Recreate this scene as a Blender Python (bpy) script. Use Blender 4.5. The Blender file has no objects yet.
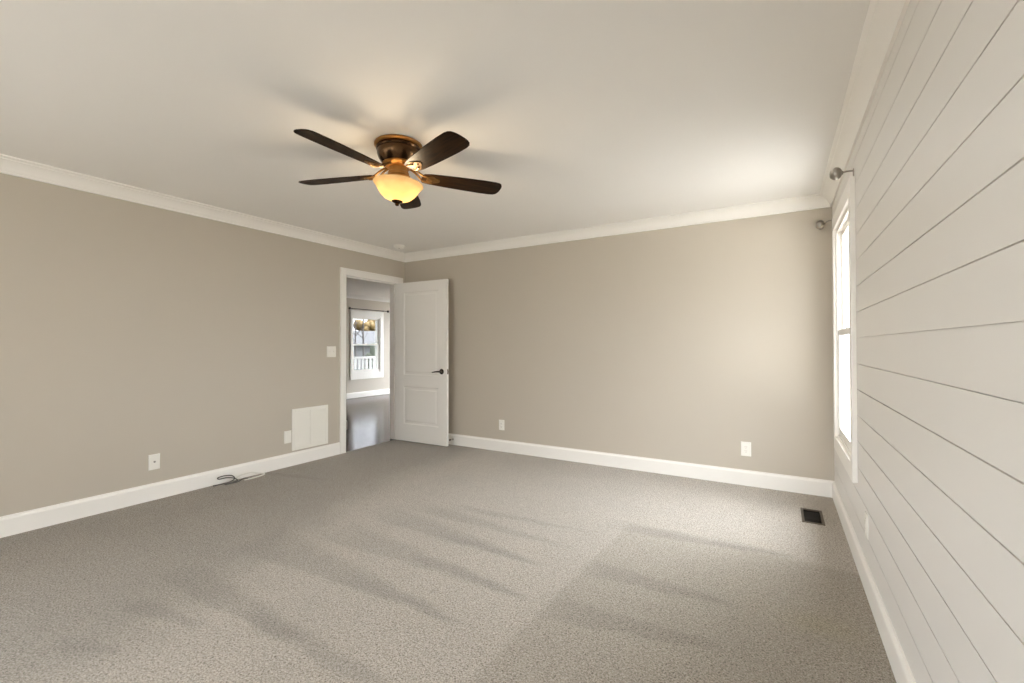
import bpy, bmesh, math, random
from mathutils import Vector, Matrix, noise

random.seed(7)
scn = bpy.context.scene
COL = scn.collection
R = math.radians

# ------------------------------------------------------------------ camera
CAM_H = 1.213
yaw, pitch, roll = 0.5359, 0.00967, -0.00162
Fv = Vector((-math.sin(yaw) * math.cos(pitch), math.cos(yaw) * math.cos(pitch), math.sin(pitch)))
Rv = Vector((math.cos(yaw), math.sin(yaw), 0))
Uv = Rv.cross(Fv)
R2 = Rv * math.cos(roll) + Uv * math.sin(roll)
U2 = Uv * math.cos(roll) - Rv * math.sin(roll)
cam_d = bpy.data.cameras.new('camera')
cam_d.sensor_width = 36
cam_d.lens = 450.65 / 1024 * 36
cam_d.clip_start = 0.02
cam = bpy.data.objects.new('camera', cam_d)
COL.objects.link(cam)
M = Matrix((R2, U2, -Fv)).transposed().to_4x4()
M.translation = Vector((0, 0, CAM_H))
cam.matrix_world = M
scn.camera = cam

# ------------------------------------------------------------------ view and world (bright overcast sky, brighter towards +X)
vs = scn.view_settings
vs.view_transform = 'Standard'
vs.look = 'None'
vs.gamma = 1
vs.use_curve_mapping = False
vs.exposure = 0.30

SKY_BASE, SKY_UP, SKY_SE, SKY_E, SKY_SW, SKY_S, SKY_NORTH = 0.42, 3.5, 0.5, 27.0, 8.4, 0.8, 11.0
world = bpy.data.worlds.new('overcast_sky')
scn.world = world
world.use_nodes = True
wn, wl = world.node_tree.nodes, world.node_tree.links
wn.clear()
tc = wn.new('ShaderNodeTexCoord')
sep = wn.new('ShaderNodeSeparateXYZ')
wl.new(tc.outputs['Generated'], sep.inputs[0])


def wmath(op, a, b=None):
    n = wn.new('ShaderNodeMath')
    n.operation = op
    for i, v in enumerate((a, b)):
        if v is None:
            continue
        if isinstance(v, (int, float)):
            n.inputs[i].default_value = v
        else:
            wl.new(v, n.inputs[i])
    return n.outputs[0]


def lobe(kx, ky, kz, power, gain):
    d = wmath('ADD', wmath('ADD', wmath('MULTIPLY', sep.outputs['X'], kx), wmath('MULTIPLY', sep.outputs['Y'], ky)), wmath('MULTIPLY', sep.outputs['Z'], kz))
    return wmath('MULTIPLY', wmath('POWER', wmath('MAXIMUM', d, 0.0), power), gain)


strength = wmath('ADD', SKY_BASE, wmath('MULTIPLY', wmath('MAXIMUM', sep.outputs['Z'], 0.0), SKY_UP))
for lb in (lobe(0.50, -0.74, 0.45, 2.0, SKY_SE), lobe(0.67, 0.54, 0.51, 1.8, SKY_E), lobe(-0.72, -0.54, 0.44, 2.0, SKY_SW),
           lobe(0.0, -0.9, 0.44, 1.0, SKY_S), lobe(0.0, 0.9, 0.44, 3.0, SKY_NORTH)):
    strength = wmath('ADD', strength, lb)
bg = wn.new('ShaderNodeBackground')
bg.inputs['Color'].default_value = (0.965, 1.0, 1.05, 1)
wl.new(strength, bg.inputs['Strength'])
wo = wn.new('ShaderNodeOutputWorld')
wl.new(bg.outputs[0], wo.inputs[0])

# high sun: lights the ground and roofs outside; the eaves keep it off the window panes
SUN = 8.0
sun_d = bpy.data.lights.new('sun', 'SUN')
sun_d.energy = SUN
sun_d.angle = R(2)
sun_d.color = (1.0, 0.97, 0.92)
sun = bpy.data.objects.new('sun', sun_d)
sun.rotation_euler = (R(2), R(1.5), 0)
sun.location = (0, 0, 12)
COL.objects.link(sun)

cy = scn.cycles
cy.max_bounces = 12
cy.diffuse_bounces = 8
cy.glossy_bounces = 4
cy.transmission_bounces = 6
cy.transparent_max_bounces = 12
cy.caustics_reflective = False
cy.caustics_refractive = False
cy.sample_clamp_indirect = 6
cy.use_denoising = True

# room dimensions (metres, camera at the origin)
XL, XR, YB, YR, ZC = -4.2685, 0.3685, 4.410, -2.90, 2.42
TW = 0.115


def portal(name, loc, rot, sx, sy):
    l = bpy.data.lights.new(name, 'AREA')
    l.shape = 'RECTANGLE'
    l.size, l.size_y = sx, sy
    l.cycles.is_portal = True
    o = bpy.data.objects.new(name, l)
    o.location = loc
    o.rotation_euler = rot
    COL.objects.link(o)
    return o


# ------------------------------------------------------------------ materials
def new_mat(name):
    m = bpy.data.materials.new(name)
    m.use_nodes = True
    nt = m.node_tree
    return m, nt.nodes, nt.links, nt.nodes['Principled BSDF']


def paint(name, col, rough=0.5, metal=0.0, bump=0.0, bscale=200.0, var=0.0, vscale=3.0, spec=0.5):
    m, n, l, b = new_mat(name)
    b.inputs['Base Color'].default_value = (*col, 1)
    b.inputs['Roughness'].default_value = rough
    b.inputs['Metallic'].default_value = metal
    b.inputs['Specular IOR Level'].default_value = spec
    t = n.new('ShaderNodeTexCoord')
    if var:
        nz = n.new('ShaderNodeTexNoise')
        nz.inputs['Scale'].default_value = vscale
        nz.inputs['Detail'].default_value = 4
        l.new(t.outputs['Object'], nz.inputs['Vector'])
        mx = n.new('ShaderNodeMix')
        mx.data_type = 'RGBA'
        mx.inputs['A'].default_value = (*[c * (1 - var) for c in col], 1)
        mx.inputs['B'].default_value = (*[min(1, c * (1 + var)) for c in col], 1)
        l.new(nz.outputs['Fac'], mx.inputs['Factor'])
        l.new(mx.outputs['Result'], b.inputs['Base Color'])
    if bump:
        nz = n.new('ShaderNodeTexNoise')
        nz.inputs['Scale'].default_value = bscale
        nz.inputs['Detail'].default_value = 2
        l.new(t.outputs['Object'], nz.inputs['Vector'])
        bp = n.new('ShaderNodeBump')
        bp.inputs['Strength'].default_value = bump
        bp.inputs['Distance'].default_value = 0.002
        l.new(nz.outputs['Fac'], bp.inputs['Height'])
        l.new(bp.outputs[0], b.inputs['Normal'])
    return m


WALL = paint('greige_wall_paint', (0.53, 0.474, 0.395), 0.6, bump=0.05, bscale=350, var=0.01)
CEIL = paint('ceiling_paint', (0.86, 0.838, 0.805), 0.8, bump=0.08, bscale=250, var=0.01)
TRIM = paint('white_trim_paint', (0.90, 0.87, 0.82), 0.35)
SHIP = paint('white_shiplap_paint', (0.78, 0.75, 0.71), 0.38, bump=0.03, bscale=60, var=0.01)
DOORM = paint('white_door_paint', (0.90, 0.87, 0.82), 0.35)
PLATE = paint('ivory_plastic', (0.88, 0.85, 0.78), 0.35)
SLOT = paint('dark_slot', (0.03, 0.027, 0.024), 0.6)
BLACKM = paint('oil_rubbed_bronze', (0.025, 0.02, 0.017), 0.38, metal=0.7)
NICKEL = paint('satin_nickel', (0.36, 0.33, 0.29), 0.34, metal=1.0)
NICKELP = paint('polished_nickel', (0.66, 0.63, 0.58), 0.2, metal=1.0)
BRONZE = paint('aged_bronze', (0.085, 0.045, 0.02), 0.26, metal=0.95, var=0.25, vscale=14)
COPPER = paint('antique_copper', (0.42, 0.215, 0.065), 0.42, metal=0.9, var=0.2, vscale=20)
IRONM = paint('antique_brass', (0.17, 0.09, 0.03), 0.5, metal=0.85)
REGM = paint('brown_register_metal', (0.10, 0.075, 0.052), 0.5, metal=0.3)
DUCT = paint('dark_duct', (0.014, 0.010, 0.006), 0.8)
SCREWM = paint('plate_screw', (0.35, 0.32, 0.27), 0.4)


def wood_mat(name, dark, light, scale, rough, axis='X'):
    m, n, l, b = new_mat(name)
    t = n.new('ShaderNodeTexCoord')
    mp = n.new('ShaderNodeMapping')
    mp.inputs['Scale'].default_value = scale
    l.new(t.outputs['Object'], mp.inputs['Vector'])
    nz = n.new('ShaderNodeTexNoise')
    nz.inputs['Scale'].default_value = 1
    nz.inputs['Detail'].default_value = 6
    nz.inputs['Distortion'].default_value = 0.6
    l.new(mp.outputs[0], nz.inputs['Vector'])
    cr = n.new('ShaderNodeValToRGB')
    cr.color_ramp.elements[0].position = 0.3
    cr.color_ramp.elements[0].color = (*dark, 1)
    cr.color_ramp.elements[1].position = 0.72
    cr.color_ramp.elements[1].color = (*light, 1)
    l.new(nz.outputs['Fac'], cr.inputs[0])
    l.new(cr.outputs[0], b.inputs['Base Color'])
    b.inputs['Roughness'].default_value = rough
    return m


BLADE = wood_mat('dark_walnut_blade', (0.007, 0.0032, 0.0011), (0.042, 0.018, 0.005), (6, 60, 60), 0.5)
BLADE.node_tree.nodes['Principled BSDF'].inputs['Specular IOR Level'].default_value = 0.1


def plank_floor():
    m, n, l, b = new_mat('dark_plank_floor')
    t = n.new('ShaderNodeTexCoord')
    mp = n.new('ShaderNodeMapping')
    mp.inputs['Rotation'].default_value = (0, 0, R(90))
    l.new(t.outputs['Object'], mp.inputs['Vector'])
    br = n.new('ShaderNodeTexBrick')
    br.inputs['Scale'].default_value = 1
    br.inputs['Brick Width'].default_value = 1.2
    br.inputs['Row Height'].default_value = 0.11
    br.inputs['Mortar Size'].default_value = 0.002
    br.inputs['Color1'].default_value = (0.048, 0.021, 0.011, 1)
    br.inputs['Color2'].default_value = (0.080, 0.036, 0.018, 1)
    br.inputs['Mortar'].default_value = (0.02, 0.012, 0.009, 1)
    l.new(mp.outputs[0], br.inputs['Vector'])
    l.new(br.outputs['Color'], b.inputs['Base Color'])
    nz = n.new('ShaderNodeTexNoise')
    nz.inputs['Scale'].default_value = 9
    l.new(t.outputs['Object'], nz.inputs['Vector'])
    bp = n.new('ShaderNodeBump')
    bp.inputs['Strength'].default_value = 0.12
    bp.inputs['Distance'].default_value = 0.01
    l.new(nz.outputs['Fac'], bp.inputs['Height'])
    l.new(bp.outputs[0], b.inputs['Normal'])
    b.inputs['Roughness'].default_value = 0.17
    b.inputs['Specular IOR Level'].default_value = 0.12
    return m


PLANK = plank_floor()


def carpet_mat():
    m, n, l, b = new_mat('greige_cut_pile_carpet')
    t = n.new('ShaderNodeTexCoord')
    vor = n.new('ShaderNodeTexNoise')
    vor.inputs['Scale'].default_value = 150
    vor.inputs['Detail'].default_value = 3
    vor.inputs['Roughness'].default_value = 0.6
    vor.inputs['Distortion'].default_value = 0.8
    l.new(t.outputs['Object'], vor.inputs['Vector'])
    cr = n.new('ShaderNodeValToRGB')
    e = cr.color_ramp.elements
    e[0].position, e[0].color = 0.33, (0.172, 0.149, 0.121, 1)
    e[1].position, e[1].color = 0.66, (0.64, 0.59, 0.528, 1)
    mid = e.new(0.48)
    mid.color = (0.418, 0.375, 0.322, 1)
    l.new(vor.outputs['Fac'], cr.inputs[0])
    # nap laid by feet and vacuum strokes, plus broad shade toned in
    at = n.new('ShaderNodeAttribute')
    at.attribute_name = 'nap_shade'
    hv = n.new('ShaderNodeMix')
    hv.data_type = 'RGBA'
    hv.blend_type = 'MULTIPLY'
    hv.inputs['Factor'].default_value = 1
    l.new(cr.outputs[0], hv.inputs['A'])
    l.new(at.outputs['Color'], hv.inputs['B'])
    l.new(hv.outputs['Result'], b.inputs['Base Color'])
    b.inputs['Roughness'].default_value = 0.95
    b.inputs['Specular IOR Level'].default_value = 0.1
    b.inputs['Sheen Weight'].default_value = 0.15
    bp = n.new('ShaderNodeBump')
    bp.inputs['Strength'].default_value = 0.85
    bp.inputs['Distance'].default_value = 0.008
    l.new(vor.outputs['Fac'], bp.inputs['Height'])
    l.new(bp.outputs[0], b.inputs['Normal'])
    return m


CARPET = carpet_mat()


def glass_mat():
    m, n, l, b = new_mat('window_glass')
    n.remove(b)
    tr = n.new('ShaderNodeBsdfTransparent')
    tr.inputs['Color'].default_value = (0.95, 0.96, 0.96, 1)
    gl = n.new('ShaderNodeBsdfGlossy')
    gl.inputs['Roughness'].default_value = 0.02
    fr = n.new('ShaderNodeFresnel')
    fr.inputs['IOR'].default_value = 1.25
    mx = n.new('ShaderNodeMixShader')
    # only the outer skin mirrors: a pane has no inner total reflection worth keeping
    ge = n.new('ShaderNodeNewGeometry')
    fm = n.new('ShaderNodeMath')
    fm.operation = 'SUBTRACT'
    fm.use_clamp = True
    l.new(fr.outputs[0], fm.inputs[0])
    l.new(ge.outputs['Backfacing'], fm.inputs[1])
    l.new(fm.outputs[0], mx.inputs[0])
    l.new(tr.outputs[0], mx.inputs[1])
    l.new(gl.outputs[0], mx.inputs[2])
    l.new(mx.outputs[0], n['Material Output'].inputs[0])
    return m


GLASS = glass_mat()


def bowl_mat():
    m, n, l, b = new_mat('amber_alabaster_glass')
    n.remove(b)
    t = n.new('ShaderNodeTexCoord')
    nz = n.new('ShaderNodeTexNoise')
    nz.inputs['Scale'].default_value = 12
    nz.inputs['Detail'].default_value = 3
    l.new(t.outputs['Object'], nz.inputs['Vector'])
    cr = n.new('ShaderNodeValToRGB')
    cr.color_ramp.elements[0].color = (0.32, 0.24, 0.13, 1)
    cr.color_ramp.elements[1].color = (0.42, 0.335, 0.20, 1)
    l.new(nz.outputs['Fac'], cr.inputs[0])
    tl = n.new('ShaderNodeBsdfTranslucent')
    df = n.new('ShaderNodeBsdfDiffuse')
    gs = n.new('ShaderNodeBsdfGlossy')
    gs.inputs['Roughness'].default_value = 0.25
    for s in (tl, df):
        l.new(cr.outputs[0], s.inputs['Color'])
    m1 = n.new('ShaderNodeMixShader')
    m1.inputs[0].default_value = 0.3
    l.new(tl.outputs[0], m1.inputs[1])
    l.new(df.outputs[0], m1.inputs[2])
    m2 = n.new('ShaderNodeMixShader')
    m2.inputs[0].default_value = 0.05
    l.new(m1.outputs[0], m2.inputs[1])
    l.new(gs.outputs[0], m2.inputs[2])
    # the lit lamp glows through the glass
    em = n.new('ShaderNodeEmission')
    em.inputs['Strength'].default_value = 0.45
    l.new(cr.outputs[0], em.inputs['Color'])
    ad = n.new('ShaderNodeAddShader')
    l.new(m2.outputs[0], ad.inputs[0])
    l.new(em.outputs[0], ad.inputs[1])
    l.new(ad.outputs[0], n['Material Output'].inputs[0])
    return m


BOWL = bowl_mat()


# ------------------------------------------------------------------ mesh helpers
def add_box(bm, lo, hi, bevel=0.0):
    lo, hi = Vector(lo), Vector(hi)
    c = (lo + hi) / 2
    s = hi - lo
    g = bmesh.ops.create_cube(bm, size=1, matrix=Matrix.Translation(c) @ Matrix.Diagonal((*s, 1)))
    if bevel:
        vs_ = set(g['verts'])
        eds = [e for e in bm.edges if e.verts[0] in vs_ and e.verts[1] in vs_]
        bmesh.ops.bevel(bm, geom=eds, offset=bevel, segments=2, affect='EDGES', profile=0.6)
    return bm


def box_bm(lo, hi, bevel=0.0):
    return add_box(bmesh.new(), lo, hi, bevel)


def add_lathe(bm, prof, origin=(0, 0, 0), mat=None, seg=48):
    """prof: (radius, height) pairs turned about the local Z axis."""
    T = Matrix.Translation(Vector(origin)) @ (mat or Matrix.Identity(4))
    rings = []
    for r, z in prof:
        if r < 1e-6:
            rings.append([bm.verts.new(T @ Vector((0, 0, z)))])
        else:
            rings.append([bm.verts.new(T @ Vector((r * math.cos(2 * math.pi * k / seg), r * math.sin(2 * math.pi * k / seg), z))) for k in range(seg)])
    for a, b in zip(rings, rings[1:]):
        for k in range(seg):
            k2 = (k + 1) % seg
            if len(a) == 1 and len(b) == 1:
                continue
            if len(a) == 1:
                bm.faces.new((a[0], b[k], b[k2]))
            elif len(b) == 1:
                bm.faces.new((a[k], a[k2], b[0]))
            else:
                bm.faces.new((a[k], a[k2], b[k2], b[k]))
    return bm


def add_tube(bm, pts, r, seg=10, cap=True):
    pts = [Vector(p) for p in pts]
    rs = r if isinstance(r, (list, tuple)) else [r] * len(pts)
    rings = []
    up = Vector((0, 0, 1))
    prev = None
    for i, p in enumerate(pts):
        d = (pts[min(i + 1, len(pts) - 1)] - pts[max(i - 1, 0)]).normalized()
        if prev is None:
            a = d.cross(up)
            if a.length < 1e-4:
                a = d.cross(Vector((1, 0, 0)))
        else:
            a = prev - d * prev.dot(d)
        a.normalize()
        prev = a
        b = d.cross(a)
        rings.append([bm.verts.new(p + rs[i] * (math.cos(2 * math.pi * k / seg) * a + math.sin(2 * math.pi * k / seg) * b)) for k in range(seg)])
    for A, B in zip(rings, rings[1:]):
        for k in range(seg):
            bm.faces.new((A[k], A[(k + 1) % seg], B[(k + 1) % seg], B[k]))
    if cap:
        bm.faces.new(rings[0][::-1])
        bm.faces.new(rings[-1])
    return bm


def spline(pts, n=8):
    P = [Vector(p) for p in pts]
    P = [P[0] * 2 - P[1]] + P + [P[-1] * 2 - P[-2]]
    out = []
    for i in range(1, len(P) - 2):
        for k in range(n):
            t = k / n
            a, b, c, d = P[i - 1], P[i], P[i + 1], P[i + 2]
            out.append(0.5 * ((2 * b) + (c - a) * t + (2 * a - 5 * b + 4 * c - d) * t * t + (3 * b - a - 3 * c + d) * t ** 3))
    out.append(P[-2])
    return out


def build(name, bm, mat, parent=None, smooth=None, loc=None):
    bmesh.ops.recalc_face_normals(bm, faces=bm.faces)
    me = bpy.data.meshes.new(name)
    bm.to_mesh(me)
    bm.free()
    me.materials.append(mat)
    if smooth is not None:
        me.polygons.foreach_set('use_smooth', [True] * len(me.polygons))
        me.set_sharp_from_angle(angle=R(smooth))
    o = bpy.data.objects.new(name, me)
    COL.objects.link(o)
    if parent:
        o.parent = parent
    if loc is not None:
        o.location = loc
    return o


def empty(name, loc, rot=(0, 0, 0)):
    o = bpy.data.objects.new(name, None)
    o.empty_display_size = 0.1
    COL.objects.link(o)
    o.location = loc
    o.rotation_euler = rot
    return o


def tag(o, label, cat, group=None, kind=None):
    o['label'] = label
    o['category'] = cat
    if group:
        o['group'] = group
    if kind:
        o['kind'] = kind
    return o


def struct(o, label, cat):
    return tag(o, label, cat, kind='structure')


def slab_with_holes(bm, ax, a0, a1, u0, u1, z0, z1, holes):
    """A wall whose thickness runs a0..a1 along axis ax (0=X, 1=Y), spanning u0..u1 and z0..z1, less rectangular holes (u0,u1,z0,z1)."""
    us = sorted({u0, u1, *[h[0] for h in holes], *[h[1] for h in holes]})
    zs = sorted({z0, z1, *[h[2] for h in holes], *[h[3] for h in holes]})
    us = [u for u in us if u0 <= u <= u1]
    zs = [z for z in zs if z0 <= z <= z1]
    for ua, ub in zip(us, us[1:]):
        # merge runs of cells along z
        run = None
        for za, zb in zip(zs, zs[1:]):
            uc, zc = (ua + ub) / 2, (za + zb) / 2
            inside = any(h[0] < uc < h[1] and h[2] < zc < h[3] for h in holes)
            if inside:
                if run:
                    _slab(bm, ax, a0, a1, ua, ub, *run)
                run = None
            else:
                run = (run[0] if run else za, zb)
        if run:
            _slab(bm, ax, a0, a1, ua, ub, *run)
    return bm


def _slab(bm, ax, a0, a1, ua, ub, za, zb):
    if ax == 0:
        add_box(bm, (a0, ua, za), (a1, ub, zb))
    else:
        add_box(bm, (ua, a0, za), (ub, a1, zb))


def run_profile(bm, prof, p0, p1, inward, m0=0.0, m1=0.0):
    """Sweep prof (out, z) from p0 to p1 along a wall; inward = unit vector into the room; m0, m1 = mitre factors at each end."""
    p0, p1, inw = Vector(p0), Vector(p1), Vector(inward)
    d = (p1 - p0).normalized()
    A = [bm.verts.new(p0 + inw * o + Vector((0, 0, z)) + d * (o * m0)) for o, z in prof]
    B = [bm.verts.new(p1 + inw * o + Vector((0, 0, z)) - d * (o * m1)) for o, z in prof]
    k = len(prof)
    for i in range(k):
        bm.faces.new((A[i], A[(i + 1) % k], B[(i + 1) % k], B[i]))
    bm.faces.new(A[::-1])
    bm.faces.new(B)
    return bm


# ------------------------------------------------------------------ the room shell
DOOR_Y0, DOOR_Y1, DOOR_Z = 3.456, 4.268, 2.024       # doorway in the left wall
WIN = (3.205, 4.065, 0.545, 2.062)                    # right-wall window opening (y0, y1, z0, z1)
REAR = (-3.9, -0.3, 0.06, 2.14)                       # glazed opening added behind the camera for fill daylight
SIDE = (-2.75, -0.90, 0.06, 2.14)                       # left-wall opening added out of frame for fill daylight
REG = (0.125, 0.257, 3.690, 3.995)                    # floor register (x0, x1, y0, y1)

bm = slab_with_holes(bmesh.new(), 0, XL - TW, XL, YR - TW, YB, 0, ZC, [(DOOR_Y0 - 0.02, DOOR_Y1 + 0.02, -1, DOOR_Z + 0.02), SIDE])
struct(build('wall_left', bm, WALL), 'long greige painted wall on the left holding the doorway', 'wall')
bm = slab_with_holes(bmesh.new(), 1, YB, YB + TW, XL - TW, XR + 0.078, 0, ZC, [])
struct(build('wall_back', bm, WALL), 'greige painted end wall behind the open white door', 'wall')
bm = slab_with_holes(bmesh.new(), 1, YR - TW, YR, XL, XR + 0.078, 0, ZC, [REAR])
struct(build('wall_rear', bm, WALL), 'greige wall behind the camera with a glazed opening added for fill daylight', 'wall')

# shiplap wall: boards with open grooves on a backing
bm = slab_with_holes(bmesh.new(), 0, XR + 0.008, XR + 0.078, YR, YB, 0, ZC, [WIN])
G0, GS, GAP = 0.1112, 0.14282, 0.0042
z = G0
edges = []
while z < ZC:
    edges.append(z)
    z += GS
bounds = [0.0] + edges + [ZC]
for za, zb in zip(bounds, bounds[1:]):
    lo = za + (GAP / 2 if za > 0 else 0)
    hi = zb - (GAP / 2 if zb < ZC else 0)
    holes = [WIN]
    sub = slab_with_holes(bmesh.new(), 0, XR, XR + 0.0082, YR, YB, lo, hi, holes)
    tmp = bpy.data.meshes.new('tmp')
    sub.to_mesh(tmp)
    sub.free()
    bm.from_mesh(tmp)
    bpy.data.meshes.remove(tmp)
struct(build('wall_right', bm, SHIP), 'white horizontal shiplap wall on the right with dark grooves', 'wall')

bm = box_bm((XL - TW, YR - TW, ZC), (XR + 0.078, YB + TW, ZC + 0.12))
struct(build('ceiling', bm, CEIL), 'flat off-white ceiling carrying the fan', 'ceiling')

# unseen roof slab added, eaves sized to block sun and high sky
ROOFM = paint('roof_underside', (0.70, 0.68, 0.64), 0.8)
bm = box_bm((-4.72, YR - 0.42, ZC + 0.125), (XR + 0.42, 12.1, ZC + 0.30))
add_box(bm, (-10.9, 1.0, ZC + 0.125), (-4.72, 12.1, ZC + 0.30))
struct(build('roof', bm, ROOFM), 'unseen house roof slab, white eaves shaped to shade the windows', 'roof')

# ---- carpet with nap marks
# strokes: (start x, y, half-width) -> (end x, y, half-width), strength; all on the floor plane in metres
STROKES = []


def floor_at(px, py):
    """where a point seen by a level eye lands on the floor (used once to survey the carpet marks)"""
    u, v = (px - 512) / 450.65, (341.5 - py) / 450.65
    d = Fv + R2 * u + U2 * v
    t = -CAM_H / d.z
    return (d.x * t, d.y * t)


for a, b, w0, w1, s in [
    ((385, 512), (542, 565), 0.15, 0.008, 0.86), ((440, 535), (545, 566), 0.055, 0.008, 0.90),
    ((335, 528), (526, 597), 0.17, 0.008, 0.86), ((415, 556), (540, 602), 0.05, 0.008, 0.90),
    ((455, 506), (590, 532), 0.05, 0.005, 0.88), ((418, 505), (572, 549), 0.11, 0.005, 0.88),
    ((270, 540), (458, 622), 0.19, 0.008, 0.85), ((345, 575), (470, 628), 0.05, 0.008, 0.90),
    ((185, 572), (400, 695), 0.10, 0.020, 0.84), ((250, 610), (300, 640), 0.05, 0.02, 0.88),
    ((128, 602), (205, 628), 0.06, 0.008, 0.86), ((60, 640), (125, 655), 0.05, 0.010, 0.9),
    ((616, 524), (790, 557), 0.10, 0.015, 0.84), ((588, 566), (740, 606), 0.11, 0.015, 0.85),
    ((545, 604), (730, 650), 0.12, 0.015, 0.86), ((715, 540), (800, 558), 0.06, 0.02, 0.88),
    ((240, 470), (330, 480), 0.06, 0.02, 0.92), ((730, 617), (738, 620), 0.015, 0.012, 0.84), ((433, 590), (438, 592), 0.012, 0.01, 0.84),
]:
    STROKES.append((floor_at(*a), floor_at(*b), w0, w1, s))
SEAM_A, SEAM_B = Vector(floor_at(630, 523)), Vector(floor_at(468, 684))
SPOT = Vector(floor_at(820, 625))


def sstep(a, b, x):
    t = max(0.0, min(1.0, (x - a) / (b - a)))
    return t * t * (3 - 2 * t)


def nap_shade(x, y):
    v = 1.0
    wob = noise.noise(Vector((x * 5, y * 5, 0))) * 0.022 + noise.noise(Vector((x * 17, y * 17, 3))) * 0.010
    P = Vector((x, y))
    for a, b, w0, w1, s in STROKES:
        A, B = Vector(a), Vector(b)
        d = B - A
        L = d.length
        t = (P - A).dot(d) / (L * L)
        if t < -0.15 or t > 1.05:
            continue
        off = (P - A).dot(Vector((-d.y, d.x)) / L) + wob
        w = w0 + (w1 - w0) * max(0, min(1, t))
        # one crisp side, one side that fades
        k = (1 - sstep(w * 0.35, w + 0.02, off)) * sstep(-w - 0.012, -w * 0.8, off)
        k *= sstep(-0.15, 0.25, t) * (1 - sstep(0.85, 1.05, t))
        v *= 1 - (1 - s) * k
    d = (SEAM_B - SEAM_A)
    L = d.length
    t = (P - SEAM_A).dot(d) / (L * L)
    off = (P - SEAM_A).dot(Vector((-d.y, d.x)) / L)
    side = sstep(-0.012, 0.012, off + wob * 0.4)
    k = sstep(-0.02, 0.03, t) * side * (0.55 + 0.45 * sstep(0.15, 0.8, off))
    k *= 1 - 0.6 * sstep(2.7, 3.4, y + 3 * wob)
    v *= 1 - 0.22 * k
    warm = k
    # the pile along the left wall lies the other way; darkened further for shade
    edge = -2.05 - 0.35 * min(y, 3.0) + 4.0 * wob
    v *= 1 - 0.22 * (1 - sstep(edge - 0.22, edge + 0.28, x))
    # slow mottling
    v *= 1 + 0.035 * noise.noise(Vector((x * 1.3, y * 1.3, 9))) + 0.035 * noise.noise(Vector((x * 4.1, y * 4.1, 5)))
    return v, warm


def axis_coords(a, b, step, extra):
    n = max(1, round((b - a) / step))
    c = [a + (b - a) * i / n for i in range(n + 1)]
    c += extra
    return sorted(set(round(q, 5) for q in c))


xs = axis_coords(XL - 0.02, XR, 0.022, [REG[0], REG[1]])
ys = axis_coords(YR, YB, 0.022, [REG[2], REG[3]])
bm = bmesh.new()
lay = bm.verts.layers.float_color.new('nap_shade')
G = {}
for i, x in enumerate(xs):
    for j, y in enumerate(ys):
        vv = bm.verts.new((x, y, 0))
        q, wm_ = nap_shade(x, y)
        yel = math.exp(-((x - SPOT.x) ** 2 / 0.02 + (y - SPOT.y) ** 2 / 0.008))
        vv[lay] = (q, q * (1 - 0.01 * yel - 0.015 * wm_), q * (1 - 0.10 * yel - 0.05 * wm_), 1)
        G[i, j] = vv
for i in range(len(xs) - 1):
    for j in range(len(ys) - 1):
        if REG[0] - 1e-4 < xs[i] and xs[i + 1] < REG[1] + 1e-4 and REG[2] - 1e-4 < ys[j] and ys[j + 1] < REG[3] + 1e-4:
            continue
        bm.faces.new((G[i, j], G[i + 1, j], G[i + 1, j + 1], G[i, j + 1]))
fl = bmesh.ops.extrude_face_region(bm, geom=list(bm.faces))
for vv in [g for g in fl['geom'] if isinstance(g, bmesh.types.BMVert)]:
    vv.co.z = -0.03
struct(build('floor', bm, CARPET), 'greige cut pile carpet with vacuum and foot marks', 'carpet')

# ---- baseboards and crown
BASE = [(0, 0), (0.015, 0), (0.015, 0.108), (0.012, 0.116), (0.006, 0.122), (0.005, 0.1319), (0, 0.1319)]
CASE_Y0, CASE_Y1 = DOOR_Y0 - 0.078, DOOR_Y1 + 0.085
bm = bmesh.new()
run_profile(bm, BASE, (XL, SIDE[1] + 0.09, 0), (XL, CASE_Y0, 0), (1, 0, 0), 0, 0)
struct(build('baseboard_left', bm, TRIM), 'white baseboard along the left wall up to the door casing', 'baseboard')
bm = run_profile(bmesh.new(), BASE, (XL, YB, 0), (XR, YB, 0), (0, -1, 0), 0, 1)
struct(build('baseboard_back', bm, TRIM), 'white baseboard along the greige end wall', 'baseboard')
bm = run_profile(bmesh.new(), BASE, (XR, YB, 0), (XR, YR, 0), (-1, 0, 0), 1, 1)
struct(build('baseboard_right', bm, TRIM), 'white baseboard under the shiplap wall', 'baseboard')
bm = run_profile(bmesh.new(), BASE, (XR, YR, 0), (REAR[1] + 0.09, YR, 0), (0, 1, 0), 1, 0)
struct(build('baseboard_rear', bm, TRIM), 'white baseboard behind the camera', 'baseboard')

CD, CP = 0.0975, 0.088
CROWN = [(0, -CD), (0.013, -CD), (0.015, -CD + 0.006), (0.013, -CD + 0.012), (0.016, -CD + 0.016), (0.022, -0.066), (0.036, -0.044), (0.054, -0.028),
         (0.068, -0.021), (0.069, -0.016), (0.078, -0.014), (CP, -0.008), (CP, 0), (0, 0)]
zc = ZC
for nm, a, b, inw, lab in [
    ('trim_1', (XL, YR, zc), (XL, YB, zc), (1, 0, 0), 'white crown moulding along the left wall'),
    ('trim_2', (XL, YB, zc), (XR, YB, zc), (0, -1, 0), 'white crown moulding along the end wall'),
    ('trim_3', (XR, YB, zc), (XR, YR, zc), (-1, 0, 0), 'white crown moulding above the shiplap wall'),
    ('trim_4', (XR, YR, zc), (XL, YR, zc), (0, 1, 0), 'white crown moulding behind the camera'),
]:
    struct(build(nm, run_profile(bmesh.new(), CROWN, a, b, inw, 1, 1), TRIM, smooth=25), lab, 'crown moulding')


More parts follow.
